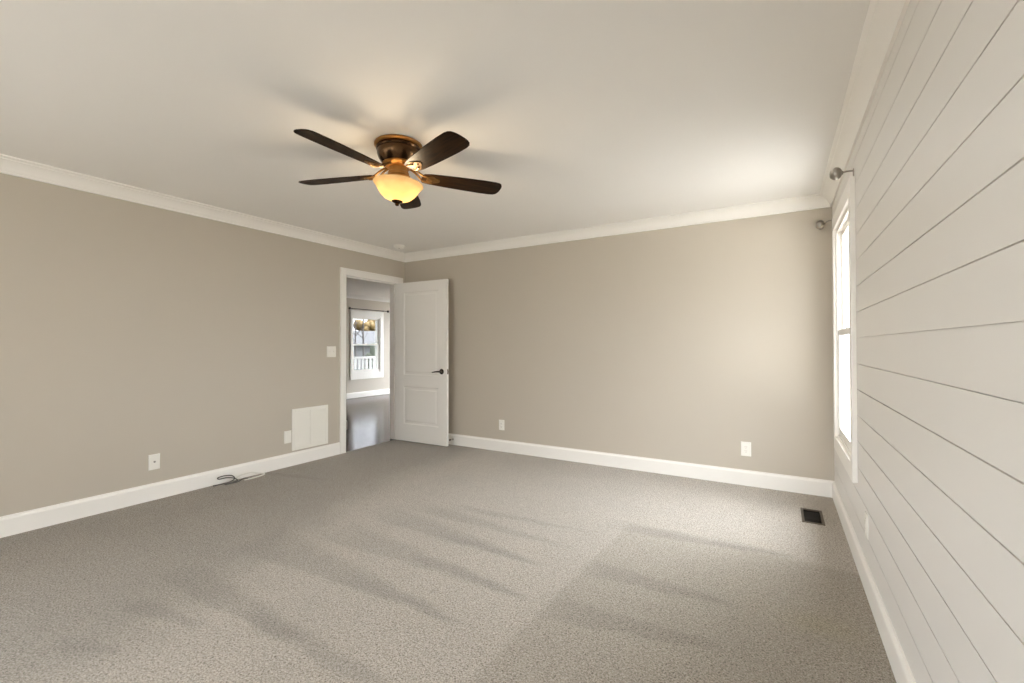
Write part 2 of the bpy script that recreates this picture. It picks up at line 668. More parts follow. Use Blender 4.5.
# ---- casing frame helper: a stepped flat casing around an opening, in the plane u-z, standing off along axis n
def casing(bm, ax, plane, sgn, u0, u1, z0, z1, wl_, wr_, wt, wb, th=0.018):
    """u0..z1 = opening; wl_, wr_, wt, wb = widths (wb None for none)"""
    def bx(ua, ub, za, zb, t0, t1, bev=0.003):
        a, b = sorted((plane + sgn * t0, plane + sgn * t1))
        if ax == 0:
            add_box(bm, (a, ua, za), (b, ub, zb), bev)
        else:
            add_box(bm, (ua, a, za), (ub, b, zb), bev)
    zb_ = z0 - (wb or 0)
    bx(u0 - wl_, u0, zb_, z1 + wt, 0, th)
    bx(u1, u1 + wr_, zb_, z1 + wt, 0, th)
    bx(u0, u1, z1, z1 + wt, 0, th)
    if wb:
        bx(u0, u1, zb_, z0, 0, th)
    return bm


# ---- doorway: casing, jamb and stop
bm = casing(bmesh.new(), 0, XL, 1, DOOR_Y0, DOOR_Y1, 0, DOOR_Z, 0.078, 0.085, 0.080, None, 0.018)
# thin back band on the casing
add_box(bm, (XL + 0.018, DOOR_Y0 - 0.078, 0), (XL + 0.024, DOOR_Y0 - 0.060, DOOR_Z + 0.080), 0.002)
add_box(bm, (XL + 0.018, DOOR_Y1 + 0.067, 0), (XL + 0.024, DOOR_Y1 + 0.085, DOOR_Z + 0.080), 0.002)
add_box(bm, (XL + 0.018, DOOR_Y0 - 0.06, DOOR_Z + 0.062), (XL + 0.024, DOOR_Y1 + 0.067, DOOR_Z + 0.080), 0.002)
# jamb lining and stop
add_box(bm, (XL - TW, DOOR_Y0 - 0.02, 0), (XL, DOOR_Y0, DOOR_Z + 0.02))
add_box(bm, (XL - TW, DOOR_Y1, 0), (XL, DOOR_Y1 + 0.02, DOOR_Z + 0.02))
add_box(bm, (XL - TW, DOOR_Y0, DOOR_Z), (XL, DOOR_Y1, DOOR_Z + 0.02))
add_box(bm, (XL - 0.085, DOOR_Y0, 0), (XL - 0.042, DOOR_Y0 + 0.011, DOOR_Z), 0.002)
add_box(bm, (XL - 0.085, DOOR_Y1 - 0.011, 0), (XL - 0.042, DOOR_Y1, DOOR_Z), 0.002)
add_box(bm, (XL - 0.085, DOOR_Y0 + 0.011, DOOR_Z - 0.011), (XL - 0.042, DOOR_Y1 - 0.011, DOOR_Z), 0.002)
casing(bm, 0, XL - TW, -1, DOOR_Y0, DOOR_Y1, 0, DOOR_Z, 0.078, 0.085, 0.080, None, 0.018)
struct(build('trim_5', bm, TRIM), 'white door casing and jamb around the doorway', 'door casing')


# ---- the door leaf, swung open against the end wall (local: x along the leaf from the hinge, y thickness, z up)
def door_bm(W, H, T, panels):
    bm = bmesh.new()
    rec = 0.007
    add_box(bm, (0, rec, 0), (W, T - rec, H))
    xs_ = [0, panels[0][0], panels[0][1], W]
    for y0, y1 in ((0, rec), (T - rec, T)):
        add_box(bm, (0, y0, 0), (xs_[1], y1, H))
        add_box(bm, (xs_[2], y0, 0), (W, y1, H))
        zz = [0]
        for p in panels:
            zz += [p[2], p[3]]
        zz.append(H)
        for a, b in zip(zz[0::2], zz[1::2]):
            add_box(bm, (xs_[1], y0, a), (xs_[2], y1, b))
    # ogee slope down from the frame and raised field of each panel, both faces
    for (x0, x1, z0, z1) in panels:
        for s in (0, 1):
            def Y(d):
                return d if s == 0 else T - d
            rings = []
            for ins, d in ((0, 0.0), (0.010, 0.0062), (0.016, 0.0068), (0.034, 0.0066), (0.046, 0.0022)):
                rings.append([bm.verts.new((a, Y(d), b)) for a, b in ((x0 + ins, z0 + ins), (x1 - ins, z0 + ins), (x1 - ins, z1 - ins), (x0 + ins, z1 - ins))])
            for A, B in zip(rings, rings[1:]):
                for k in range(4):
                    bm.faces.new((A[k], A[(k + 1) % 4], B[(k + 1) % 4], B[k]))
            bm.faces.new(rings[-1])
    return bm


DW, DH, DT = 0.816, 2.006, 0.035
door = build('door_1', door_bm(DW, DH, DT, [(0.125, 0.690, 0.215, 0.690), (0.125, 0.690, 0.835, 1.885)]), DOORM)
door.location = (XL + 0.024, DOOR_Y1 - DT - 0.002, 0.012)
door.rotation_euler = (0, 0, R(0.7))
struct(door, 'white two-panel door standing open against the end wall', 'door')


def lever(side):
    """black lever set; side -1 = the face seen, +1 = the face towards the wall"""
    y0 = 0 if side < 0 else DT
    rot = Matrix.Rotation(R(90), 4, 'X') if side < 0 else Matrix.Rotation(R(-90), 4, 'X')
    bm = bmesh.new()
    add_lathe(bm, [(0, 0.001), (0.033, 0.001), (0.034, 0.004), (0.031, 0.009), (0.020, 0.012), (0.012, 0.014), (0.011, 0.040), (0, 0.042)], (0.742, y0, 0.892), rot, 32)
    rose = build('door_handle', bm, BLACKM, door, smooth=40)
    pts = spline([(0.742, y0 + side * 0.040, 0.892), (0.722, y0 + side * 0.047, 0.893), (0.690, y0 + side * 0.050, 0.892), (0.655, y0 + side * 0.049, 0.886), (0.628, y0 + side * 0.046, 0.882)], 6)
    n_ = len(pts)
    bm = add_tube(bmesh.new(), pts, [0.010 - 0.004 * i / (n_ - 1) for i in range(n_)], 12)
    build('lever', bm, BLACKM, rose, smooth=50)
    return rose


lever(-1)
lever(1)
bm = box_bm((DW - 0.0005, 0.006, 0.862), (DW + 0.0015, DT - 0.006, 0.922), 0.0005)
add_box(bm, (DW + 0.001, 0.012, 0.885), (DW + 0.011, DT - 0.012, 0.900), 0.002)
build('latch', bm, NICKELP, door)
for hz in (0.22, 1.0, 1.78):
    bm = add_tube(bmesh.new(), [(-0.004, DT - 0.001, hz - 0.045), (-0.004, DT - 0.001, hz + 0.045)], 0.005, 12)
    build('hinge', bm, NICKELP, door, smooth=40)


# ---- double-hung window builder
def double_hung(name, ax, plane, sgn, op, depth, cas, label, blind_sill=True):
    """op=(u0,u1,z0,z1) opening; plane = room face; sgn = direction into the room; depth = wall thickness outward."""
    u0, u1, z0, z1 = op
    root = empty(name, ((plane, (u0 + u1) / 2, z0) if ax == 0 else ((u0 + u1) / 2, plane, z0)))

    def loc_box(bm, ua, ub, za, zb, t0, t1, bev=0.0):
        a, b = sorted((plane + sgn * t0, plane + sgn * t1))
        lo, hi = ((a, ua, za), (b, ub, zb)) if ax == 0 else ((ua, a, za), (ub, b, zb))
        lo = Vector(lo) - root.location
        hi = Vector(hi) - root.location
        add_box(bm, lo, hi, bev)

    # casing
    bm = bmesh.new()
    cl, cr_, ct, cb, th = cas
    loc_box(bm, u0 - cl, u0, z0 - cb, z1 + ct, 0, th, 0.003)
    loc_box(bm, u1, u1 + cr_, z0 - cb, z1 + ct, 0, th, 0.003)
    loc_box(bm, u0, u1, z1, z1 + ct, 0, th, 0.003)
    loc_box(bm, u0, u1, z0 - cb, z0, 0, th, 0.003)
    build('window_casing', bm, TRIM, root)
    # jamb lining
    j = 0.018
    bm = bmesh.new()
    loc_box(bm, u0, u0 + j, z0, z1, -depth, 0.004)
    loc_box(bm, u1 - j, u1, z0, z1, -depth, 0.004)
    loc_box(bm, u0 + j, u1 - j, z1 - j, z1, -depth, 0.004)
    loc_box(bm, u0 + j, u1 - j, z0, z0 + j, -depth, 0.004)
    # stops
    for ta, tb in ((0.000, 0.006), (-0.062, -0.052)):
        loc_box(bm, u0 + j, u0 + j + 0.012, z0 + j, z1 - j, ta, tb, 0.002)
        loc_box(bm, u1 - j - 0.012, u1 - j, z0 + j, z1 - j, ta, tb, 0.002)
        loc_box(bm, u0 + j + 0.012, u1 - j - 0.012, z1 - j - 0.012, z1 - j, ta, tb, 0.002)
    build('window_frame', bm, TRIM, root)
    zm = (z0 + z1) / 2
    a0, a1 = u0 + j, u1 - j
    for nm, za, zb, t0, t1 in (('lower_sash', z0 + j, zm + 0.02, -0.024, -0.001), ('upper_sash', zm - 0.02, z1 - j, -0.050, -0.026)):
        bm = bmesh.new()
        s = 0.032
        loc_box(bm, a0, a0 + s, za, zb, t0, t1, 0.003)
        loc_box(bm, a1 - s, a1, za, zb, t0, t1, 0.003)
        bot = 0.055 if nm == 'lower_sash' else 0.04
        loc_box(bm, a0 + s, a1 - s, za, za + bot, t0, t1, 0.003)
        loc_box(bm, a0 + s, a1 - s, zb - 0.04, zb, t0, t1, 0.003)
        sash = build(nm, bm, TRIM, root)
        bm = bmesh.new()
        tm = (t0 + t1) / 2
        loc_box(bm, a0 + s, a1 - s, za + bot, zb - 0.04, tm - 0.002, tm + 0.002)
        build('pane', bm, GLASS, sash)
    if True:
        bm = bmesh.new()
        um = (u0 + u1) / 2
        loc_box(bm, um - 0.03, um + 0.03, zm + 0.02, zm + 0.032, -0.022, -0.006, 0.003)
        build('sash_lock', bm, PLATE, root)
    struct(root, label, 'window')
    return root


double_hung('window_1', 0, XR, -1, WIN, 0.078, (0.068, 0.072, 0.098, 0.098, 0.0245), 'white double-hung window glowing with daylight in the shiplap wall')
portal('window_portal', (XR + 0.078, (WIN[0] + WIN[1]) / 2, (WIN[2] + WIN[3]) / 2), (0, R(90), 0), WIN[3] - WIN[2], WIN[1] - WIN[0])

# wide window added behind the camera for fill daylight: three glazed leaves
root = empty('fill_window_rear', ((REAR[0] + REAR[1]) / 2, YR, REAR[2]))
bm = bmesh.new()
ox, oz = root.location.x, root.location.z
w2 = (REAR[1] - REAR[0]) / 2
hh = REAR[3] - REAR[2]
for k in range(3):
    c = -w2 + 0.03 + k * (2 * w2 - 0.06) / 2
    add_box(bm, (c - 0.03, -0.09, 0), (c + 0.03, -0.02, hh), 0.003)
add_box(bm, (-w2, -0.085, 0), (w2, -0.025, 0.06), 0.003)
add_box(bm, (-w2, -0.085, hh - 0.06), (w2, -0.025, hh), 0.003)
build('window_frame', bm, TRIM, root)
bm = casing(bmesh.new(), 1, 0, 1, -w2, w2, 0, hh, 0.09, 0.09, 0.09, None)
build('window_casing', bm, TRIM, root)
for k in range(2):
    a = -w2 + 0.06 + k * (2 * w2 - 0.06) / 2
    build('pane', box_bm((a, -0.058, 0.06), (a + (2 * w2 - 0.06) / 2 - 0.06, -0.054, hh - 0.06)), GLASS, root)
struct(root, 'wide white window added behind the camera for fill daylight', 'window')
portal('window_portal', ((REAR[0] + REAR[1]) / 2, YR - TW, (REAR[2] + REAR[3]) / 2), (R(90), 0, 0), REAR[1] - REAR[0], REAR[3] - REAR[2])

# wide glass door added to the left wall, out of frame, as fill
root = empty('fill_window_side', (XL, (SIDE[0] + SIDE[1]) / 2, SIDE[2]))
bm = bmesh.new()
w2, hh = (SIDE[1] - SIDE[0]) / 2, SIDE[3] - SIDE[2]
for c in (-w2 + 0.03, 0, w2 - 0.03):
    add_box(bm, (-0.09, c - 0.03, 0), (-0.02, c + 0.03, hh), 0.003)
add_box(bm, (-0.085, -w2, 0), (-0.025, w2, 0.06), 0.003)
add_box(bm, (-0.085, -w2, hh - 0.06), (-0.025, w2, hh), 0.003)
build('window_frame', bm, TRIM, root)
build('window_casing', casing(bmesh.new(), 0, 0, 1, -w2, w2, 0, hh, 0.09, 0.09, 0.09, None), TRIM, root)
for a, b in ((-w2 + 0.06, -0.03), (0.03, w2 - 0.06)):
    build('pane', box_bm((-0.058, a, 0.06), (-0.054, b, hh - 0.06)), GLASS, root)
struct(root, 'wide white glass door added to the left wall beside the camera for fill daylight', 'window')
portal('window_portal', (XL - TW, (SIDE[0] + SIDE[1]) / 2, (SIDE[2] + SIDE[3]) / 2), (0, R(-90), 0), SIDE[3] - SIDE[2], SIDE[1] - SIDE[0])

# ------------------------------------------------------------------ the hall and far room seen through the doorway
HX, HY0, HY1 = -8.556, 1.6, 10.2
FW = (7.115, 7.965, 0.578, 1.915)
FWC = (0.052, 0.105, 0.148, 0.148, 0.02)
NW = (-8.3, -6.3, 0.08, 2.25)
x0h = XL - TW
bm = slab_with_holes(bmesh.new(), 0, HX - 0.15, HX, HY0, HY1, 0, ZC, [FW])
struct(build('wall_hall_far', bm, WALL), 'greige far wall with a window seen through the doorway', 'wall')
bm = slab_with_holes(bmesh.new(), 1, HY1, HY1 + TW, HX - 0.15, x0h, 0, ZC, [NW])
struct(build('wall_hall_north', bm, WALL), 'greige side wall of the far room, out of sight', 'wall')
SW_ = (-7.9, -6.6, 0.08, 2.2)
bm = slab_with_holes(bmesh.new(), 1, HY0 - TW, HY0, HX - 0.15, x0h, 0, ZC, [SW_])
struct(build('wall_hall_south', bm, WALL), 'greige wall closing the hall, out of sight', 'wall')
bm = slab_with_holes(bmesh.new(), 0, x0h, x0h + TW, YB + TW, HY1 + TW, 0, ZC, [])
struct(build('wall_hall_side', bm, WALL), 'greige far-room wall continuing beyond the end wall', 'wall')
bm = slab_with_holes(bmesh.new(), 0, -5.56, -5.445, HY0, 4.43, 0, ZC, [])
struct(build('wall_hall_stub', bm, WALL), 'greige hall partition edge just inside the doorway on the left', 'wall')
bm = bmesh.new()
run_profile(bm, BASE, (-5.445, HY0, 0), (-5.445, 4.43, 0), (1, 0, 0), 0, -1)
run_profile(bm, BASE, (-5.445, 4.43, 0), (-5.56, 4.43, 0), (0, 1, 0), -1, -1)
struct(build('baseboard_hall_stub', bm, TRIM), 'white baseboard wrapping the hall partition edge', 'baseboard')
bm = run_profile(bmesh.new(), BASE, (HX, HY0, 0), (HX, HY1, 0), (1, 0, 0), 0, 0)
struct(build('baseboard_hall_far', bm, TRIM), 'white baseboard under the far-room window', 'baseboard')
bm = box_bm((HX - 0.15, HY0 - TW, -0.035), (XL - 0.02, HY1 + TW, -0.004))
hall_bm = bm
struct(build('floor_hall', bm, PLANK), 'glossy dark wood plank floor beyond the doorway', 'wood floor')
bm = box_bm((HX - 0.15, HY0 - TW, ZC), (x0h - 0.0005, HY1 + TW, ZC + 0.12))
struct(build('ceiling_hall', bm, CEIL), 'off-white ceiling of the far room', 'ceiling')
bm = run_profile(bmesh.new(), CROWN, (HX, HY0, ZC), (HX, HY1, ZC), (1, 0, 0), 0, 0)
struct(build('trim_6', bm, CEIL, smooth=25), 'white crown moulding in the far room', 'crown moulding')
double_hung('window_3', 0, HX, 1, FW, 0.15, FWC, 'white double-hung window in the far room looking onto a porch')
# grey sheet added outside the far-room sashes to dim the view
SCREEN, n_, l_, b_ = new_mat('grey_dimming_screen')
n_.remove(b_)
t_ = n_.new('ShaderNodeBsdfTransparent')
t_.inputs['Color'].default_value = (0.74, 0.74, 0.75, 1)
l_.new(t_.outputs[0], n_['Material Output'].inputs[0])
scr = build('dimming_screen', box_bm((-0.088, -(FW[1] - FW[0]) / 2 + 0.018, 0.018), (-0.086, (FW[1] - FW[0]) / 2 - 0.018, FW[3] - FW[2] - 0.018)), SCREEN, bpy.data.objects['window_3'])
portal('window_portal', (HX - 0.15, (FW[0] + FW[1]) / 2, (FW[2] + FW[3]) / 2), (0, R(-90), 0), FW[3] - FW[2], FW[1] - FW[0])
portal('window_portal', ((SW_[0] + SW_[1]) / 2, HY0 - TW, (SW_[2] + SW_[3]) / 2), (R(90), 0, 0), SW_[1] - SW_[0], SW_[3] - SW_[2])
root = empty('fill_window_south', ((SW_[0] + SW_[1]) / 2, HY0, SW_[2]))  # unseen glass door added to brighten the far room
w2, hh = (SW_[1] - SW_[0]) / 2, SW_[3] - SW_[2]
bm = bmesh.new()
for c in (-w2 + 0.03, 0, w2 - 0.03):
    add_box(bm, (c - 0.03, -0.09, 0), (c + 0.03, -0.02, hh), 0.003)
add_box(bm, (-w2, -0.085, 0), (w2, -0.025, 0.06), 0.003)
add_box(bm, (-w2, -0.085, hh - 0.06), (w2, -0.025, hh), 0.003)
build('window_frame', bm, TRIM, root)
for a, b in ((-w2 + 0.06, -0.03), (0.03, w2 - 0.06)):
    build('pane', box_bm((a, -0.057, 0.06), (b, -0.053, hh - 0.06)), GLASS, root)
struct(root, 'wide white glass door added to the south wall to brighten the far room', 'window')
# unseen side window added to light the far room
root = empty('fill_window_north', ((NW[0] + NW[1]) / 2, HY1, NW[2]))
w2, hh = (NW[1] - NW[0]) / 2, NW[3] - NW[2]
bm = bmesh.new()
for c in (-w2 + 0.03, 0, w2 - 0.03):
    add_box(bm, (c - 0.03, 0.02, 0), (c + 0.03, 0.09, hh), 0.003)
add_box(bm, (-w2, 0.025, 0), (w2, 0.085, 0.06), 0.003)
add_box(bm, (-w2, 0.025, hh - 0.06), (w2, 0.085, hh), 0.003)
build('window_frame', bm, TRIM, root)
build('window_casing', casing(bmesh.new(), 1, 0, -1, -w2, w2, 0, hh, 0.09, 0.09, 0.09, 0.07), TRIM, root)
for a, b in ((-w2 + 0.06, -0.03), (0.03, w2 - 0.06)):
    build('pane', box_bm((a, 0.053, 0.06), (b, 0.057, hh - 0.06)), GLASS, root)
struct(root, 'wide white window added to the side wall to light the far room', 'window')
portal('window_portal', ((NW[0] + NW[1]) / 2, HY1 + TW, (NW[2] + NW[3]) / 2), (R(-90), 0, 0), NW[1] - NW[0], NW[3] - NW[2])


# ------------------------------------------------------------------ ceiling fan
FC = Vector((-1.958, 1.968, ZC))
fan = empty('ceiling_fan', FC)
tag(fan, 'bronze five-blade ceiling fan with a lit amber glass bowl', 'ceiling fan')
bm = add_lathe(bmesh.new(), [(0, 0), (0.137, 0), (0.141, -0.0034), (0.141, -0.0118), (0.134, -0.0168), (0.127, -0.0185), (0, -0.0185)])
build('canopy_rim', bm, COPPER, fan, smooth=35)
bm = add_lathe(bmesh.new(), [(0, -0.0176), (0.126, -0.0176), (0.130, -0.0235), (0.131, -0.0319), (0.127, -0.0386), (0.123, -0.0395), (0.123, -0.0420), (0.126, -0.0445),
                             (0.124, -0.0630), (0.117, -0.0840), (0.106, -0.1025), (0.094, -0.1159), (0, -0.1159)])
build('motor_housing', bm, BRONZE, fan, smooth=35)
bm = add_lathe(bmesh.new(), [(0, -0.1151), (0.092, -0.1151), (0.094, -0.1193), (0.088, -0.1277), (0.080, -0.1327), (0.070, -0.1386), (0.060, -0.1428), (0, -0.1428)])
build('motor_ring', bm, COPPER, fan, smooth=35)
bm = add_lathe(bmesh.new(), [(0, -0.141), (0.056, -0.141), (0.058, -0.168), (0.062, -0.172), (0.063, -0.186), (0.070, -0.192), (0.074, -0.206), (0.070, -0.214), (0.066, -0.232), (0, -0.232)])
build('light_fitter', bm, COPPER, fan, smooth=35)
# glass bowl (open at the top, double walled)
outer = [(0.144, -0.000), (0.147, -0.006), (0.143, -0.012), (0.134, -0.019), (0.127, -0.030), (0.118, -0.047), (0.102, -0.069), (0.078, -0.090), (0.047, -0.104), (0.012, -0.110)]
inner = [(0.012, -0.106), (0.046, -0.100), (0.076, -0.087), (0.099, -0.066), (0.114, -0.045), (0.123, -0.028), (0.131, -0.016), (0.140, -0.009), (0.142, -0.002)]
TILT = Matrix.Rotation(R(4), 4, Vector((Fv.x, Fv.y, 0)))
bm = add_lathe(bmesh.new(), outer + inner + [outer[0]], (0, 0, -0.232), TILT, seg=64)
build('glass_bowl', bm, BOWL, fan, smooth=60)
bm = add_lathe(bmesh.new(), [(0, -0.098), (0.030, -0.104), (0.033, -0.108), (0.031, -0.113), (0.020, -0.119), (0.011, -0.123), (0.012, -0.129), (0.008, -0.135), (0, -0.138)], (0, 0, -0.232), TILT, seg=32)
build('finial', bm, BRONZE, fan, smooth=40)

# one blade with its iron, then four copies
blade_pitch = math.tan(R(11))
ZBL = 2.240 - ZC


def blade_outline():
    pts = []
    prof = [(0.140, 0.030), (0.150, 0.043), (0.190, 0.053), (0.30, 0.062), (0.42, 0.068), (0.53, 0.072), (0.600, 0.071), (0.628, 0.066), (0.643, 0.056), (0.651, 0.040), (0.655, 0.018)]
    for r_, w_ in prof:
        pts.append((r_, -w_))
    for r_, w_ in reversed(prof):
        pts.append((r_, w_))
    return pts


def blade_bm():
    bm = bmesh.new()
    th = 0.006
    top = [bm.verts.new((r_, t_, -blade_pitch * t_ + th / 2)) for r_, t_ in blade_outline()]
    bot = [bm.verts.new((r_, t_, -blade_pitch * t_ - th / 2)) for r_, t_ in blade_outline()]
    bm.faces.new(top)
    bm.faces.new(bot[::-1])
    n_ = len(top)
    for k in range(n_):
        bm.faces.new((top[k], bot[k], bot[(k + 1) % n_], top[(k + 1) % n_]))
    return bm


def iron_bm():
    bm = bmesh.new()
    # curved arm from the motor down to the blade
    for s in (-1, 1):
        pts = spline([(0.070, s * 0.008, 0.046), (0.105, s * 0.016, 0.030), (0.140, s * 0.024, 0.004), (0.175, s * 0.026, -0.007), (0.205, s * 0.018, -0.008)], 5)
        pts = [Vector((p.x, p.y, p.z - blade_pitch * p.y * min(1, max(0, (p.x - 0.09) / 0.06)))) for p in pts]
        add_tube(bm, pts, 0.0065, 8)
    # scroll plate under the blade
    plate = []
    for k in range(28):
        a = 2 * math.pi * k / 28
        rr = 0.036 + 0.006 * math.cos(3 * a)
        plate.append((0.205 + rr * 1.15 * math.cos(a), rr * math.sin(a)))
    hi = [bm.verts.new((x, y, -blade_pitch * y - 0.003)) for x, y in plate]
    lo = [bm.verts.new((x, y, -blade_pitch * y - 0.0075)) for x, y in plate]
    bm.faces.new(hi)
    bm.faces.new(lo[::-1])
    for k in range(28):
        bm.faces.new((hi[k], lo[k], lo[(k + 1) % 28], hi[(k + 1) % 28]))
    for x, y in ((0.185, -0.018), (0.185, 0.018), (0.228, 0.0)):
        add_lathe(bm, [(0, 0), (0.006, -0.001), (0.006, -0.003), (0, -0.005)], (x, y, -blade_pitch * y - 0.0073), None, 12)
    return bm


blade0 = build('blade', blade_bm(), BLADE, fan)
iron0 = build('blade_iron', iron_bm(), IRONM, blade0, smooth=45)
PH = -17.84
for k in range(5):
    if k == 0:
        b_ = blade0
    else:
        b_ = blade0.copy()
        COL.objects.link(b_)
        b_.parent = fan
        i_ = iron0.copy()
        COL.objects.link(i_)
        i_.parent = b_
    b_.location = (0, 0, ZBL)
    b_.rotation_euler = (0, 0, R(PH + 72 * k))

# bulbs inside the bowl
for k in range(2):
    l_ = bpy.data.lights.new('lamp_bulb', 'POINT')
    l_.energy = 4.8
    l_.color = (1.0, 0.80, 0.54)
    l_.shadow_soft_size = 0.022
    o = bpy.data.objects.new('lamp_bulb', l_)
    COL.objects.link(o)
    o.parent = fan
    a = R(40 + 180 * k)
    o.location = (0.032 * math.cos(a), 0.032 * math.sin(a), -0.270)

# ------------------------------------------------------------------ smoke detector
bm = add_lathe(bmesh.new(), [(0, 0), (0.064, 0), (0.066, -0.006), (0.063, -0.014), (0.058, -0.018), (0.054, -0.030), (0.044, -0.036), (0.020, -0.038), (0, -0.038)])
sd = build('smoke_detector', bm, PLATE, smooth=35, loc=(-3.925, 3.955, ZC))
tag(sd, 'small round white smoke detector on the ceiling near the doorway corner', 'smoke detector')
bm = add_lathe(bmesh.new(), [(0, 0), (0.007, 0), (0.007, -0.003), (0, -0.003)], seg=16)
build('test_button', bm, SCREWM, sd, loc=(0.02, -0.02, -0.0375))


# ------------------------------------------------------------------ wall plates; local frame: x right, z up, y towards the room is -y
def plate_bm(w, h, t=0.006):
    bm = bmesh.new()
    rings = []
    for ins, d in ((0, 0), (0, 0.002), (0.002, 0.0045), (0.006, t)):
        rings.append([bm.verts.new((a * (w / 2 - ins), -d, b * (h / 2 - ins))) for a, b in ((-1, -1), (1, -1), (1, 1), (-1, 1))])
    for A, B in zip(rings, rings[1:]):
        for k in range(4):
            bm.faces.new((A[k], A[(k + 1) % 4], B[(k + 1) % 4], B[k]))
    bm.faces.new(rings[-1])
    bm.faces.new(rings[0][::-1])
    return bm


def screw(parent, x, z, t=0.006):
    bm = add_lathe(bmesh.new(), [(0, 0), (0.0032, 0), (0.0028, 0.0012), (0, 0.0014)], (x, -t + 0.0002, z), Matrix.Rotation(R(90), 4, 'X'), 12)
    build('screw', bm, PLATE, parent)


ROT = {'back': (0, 0, 0), 'left': (0, 0, R(90)), 'right': (0, 0, R(-90))}


def outlet(name, loc, wall, label, w=0.072, h=0.118, decora=False):
    root = empty(name, loc, ROT[wall])
    build('cover_plate', plate_bm(w, h), PLATE, root)
    if decora:
        rc = build('receptacle', box_bm((-0.0165, -0.0085, -0.033), (0.0165, -0.0055, 0.033), 0.0012), PLATE, root)
        zs_ = (-0.018, 0.018)
    else:
        zs_ = (-0.0195, 0.0195)
    for zc_ in zs_:
        if not decora:
            bm = bmesh.new()
            add_lathe(bm, [(0, 0), (0.0170, 0), (0.0165, 0.0022), (0, 0.0026)], (0, -0.0058, zc_), Matrix.Rotation(R(90), 4, 'X'), 28)
            rc = build('receptacle', bm, PLATE, root, smooth=40)
        bm = bmesh.new()
        yb = -0.0088
        for sx, hh_ in ((-0.0065, 0.0045), (0.0065, 0.0037)):
            add_box(bm, (sx - 0.0011, yb, zc_ + 0.003 - hh_), (sx + 0.0011, yb + 0.001, zc_ + 0.003 + hh_))
        add_lathe(bm, [(0, 0), (0.0024, 0), (0.0024, 0.001), (0, 0.001)], (0, yb + 0.001, zc_ - 0.009), Matrix.Rotation(R(90), 4, 'X'), 12)
        build('slot', bm, SCREWM if decora else SLOT, rc)
    if decora:
        screw(root, 0, 0.045)
        screw(root, 0, -0.045)
    else:
        screw(root, 0, 0)
    tag(root, label, 'power outlet')
    return root


OUT_G = 'power outlets low on the walls'
outlet('wall_outlet', (-2.758, YB, 0.302), 'back', 'ivory outlet low on the end wall, the one nearer the open door')
outlet('wall_outlet', (-0.257, YB, 0.314), 'back', 'ivory outlet low on the end wall, the one nearer the window', decora=True, w=0.080, h=0.124)
outlet('wall_outlet', (XR, 2.835, 0.318), 'right', 'white outlet low on the shiplap wall below the window', decora=True)

root = empty('cable_plate', (XL, 1.630, 0.298), ROT['left'])
build('cover_plate', plate_bm(0.076, 0.122), PLATE, root)
bm = add_lathe(bmesh.new(), [(0, 0), (0.0075, 0), (0.0075, 0.002), (0.0048, 0.0022), (0.0048, 0.011), (0.0042, 0.012), (0.0022, 0.012), (0.0022, 0.006), (0, 0.006)], (0, -0.0058, 0.002), Matrix.Rotation(R(90), 4, 'X'), 20)
build('coax_jack', bm, NICKEL, root, smooth=40)
screw(root, 0, 0.042)
screw(root, 0, -0.042)
tag(root, 'ivory cable jack plate with one centre connector, alone on the left wall', 'wall plate')

root = empty('blank_plate', (XL, 2.757, 0.298), ROT['left'])
build('cover_plate', plate_bm(0.076, 0.124), PLATE, root)
screw(root, 0, 0.042)
screw(root, 0, -0.042)
tag(root, 'plain ivory blank plate touching the left edge of the air return grille', 'wall plate')

root = empty('light_switch', (XL, 3.270, 1.152), ROT['left'])
build('cover_plate', plate_bm(0.117, 0.120), PLATE, root)
for sx in (-0.023, 0.023):
    tg = build('toggle', box_bm((sx - 0.005, -0.007, -0.012), (sx + 0.005, -0.0055, 0.012), 0.0005), PLATE, root)
    bm = bmesh.new()
    vv = [bm.verts.new(q) for q in ((sx - 0.004, -0.006, -0.002), (sx + 0.004, -0.006, -0.002), (sx + 0.004, -0.006, 0.009), (sx - 0.004, -0.006, 0.009),
                                    (sx - 0.0035, -0.016, 0.006), (sx + 0.0035, -0.016, 0.006), (sx + 0.0035, -0.015, 0.011), (sx - 0.0035, -0.015, 0.011))]
    for f in ((0, 1, 2, 3), (4, 5, 6, 7), (0, 1, 5, 4), (1, 2, 6, 5), (2, 3, 7, 6), (3, 0, 4, 7)):
        bm.faces.new([vv[i] for i in f])
    build('toggle_tip', bm, PLATE, tg)
    screw(root, sx, 0.030)
    screw(root, sx, -0.030)
tag(root, 'ivory double light switch beside the door casing', 'light switch')

# ------------------------------------------------------------------ return-air grille on the left wall
GY0, GY1, GZ0, GZ1 = 2.799, 3.223, 0.149, 0.572
root = empty('air_return_grille', (XL, (GY0 + GY1) / 2, (GZ0 + GZ1) / 2), ROT['left'])
gw, gh = (GY1 - GY0) / 2, (GZ1 - GZ0) / 2
bm = bmesh.new()
fb = 0.034
for lo, hi in (((-gw, -0.010, -gh), (-gw + fb, 0, gh)), ((gw - fb, -0.010, -gh), (gw, 0, gh)), ((-gw + fb, -0.010, gh - fb), (gw - fb, 0, gh)), ((-gw + fb, -0.010, -gh), (gw - fb, 0, -gh + fb))):
    add_box(bm, lo, hi, 0.002)
build('grille_frame', bm, PLATE, root)
bm = box_bm((-gw + fb, -0.002, -gh + fb), (gw - fb, -0.0005, gh - fb))
build('backing', bm, PLATE, root)
nl = 26
bm = bmesh.new()
hz0 = -gh + fb + 0.004
stepz = (2 * gh - 2 * fb - 0.008) / nl
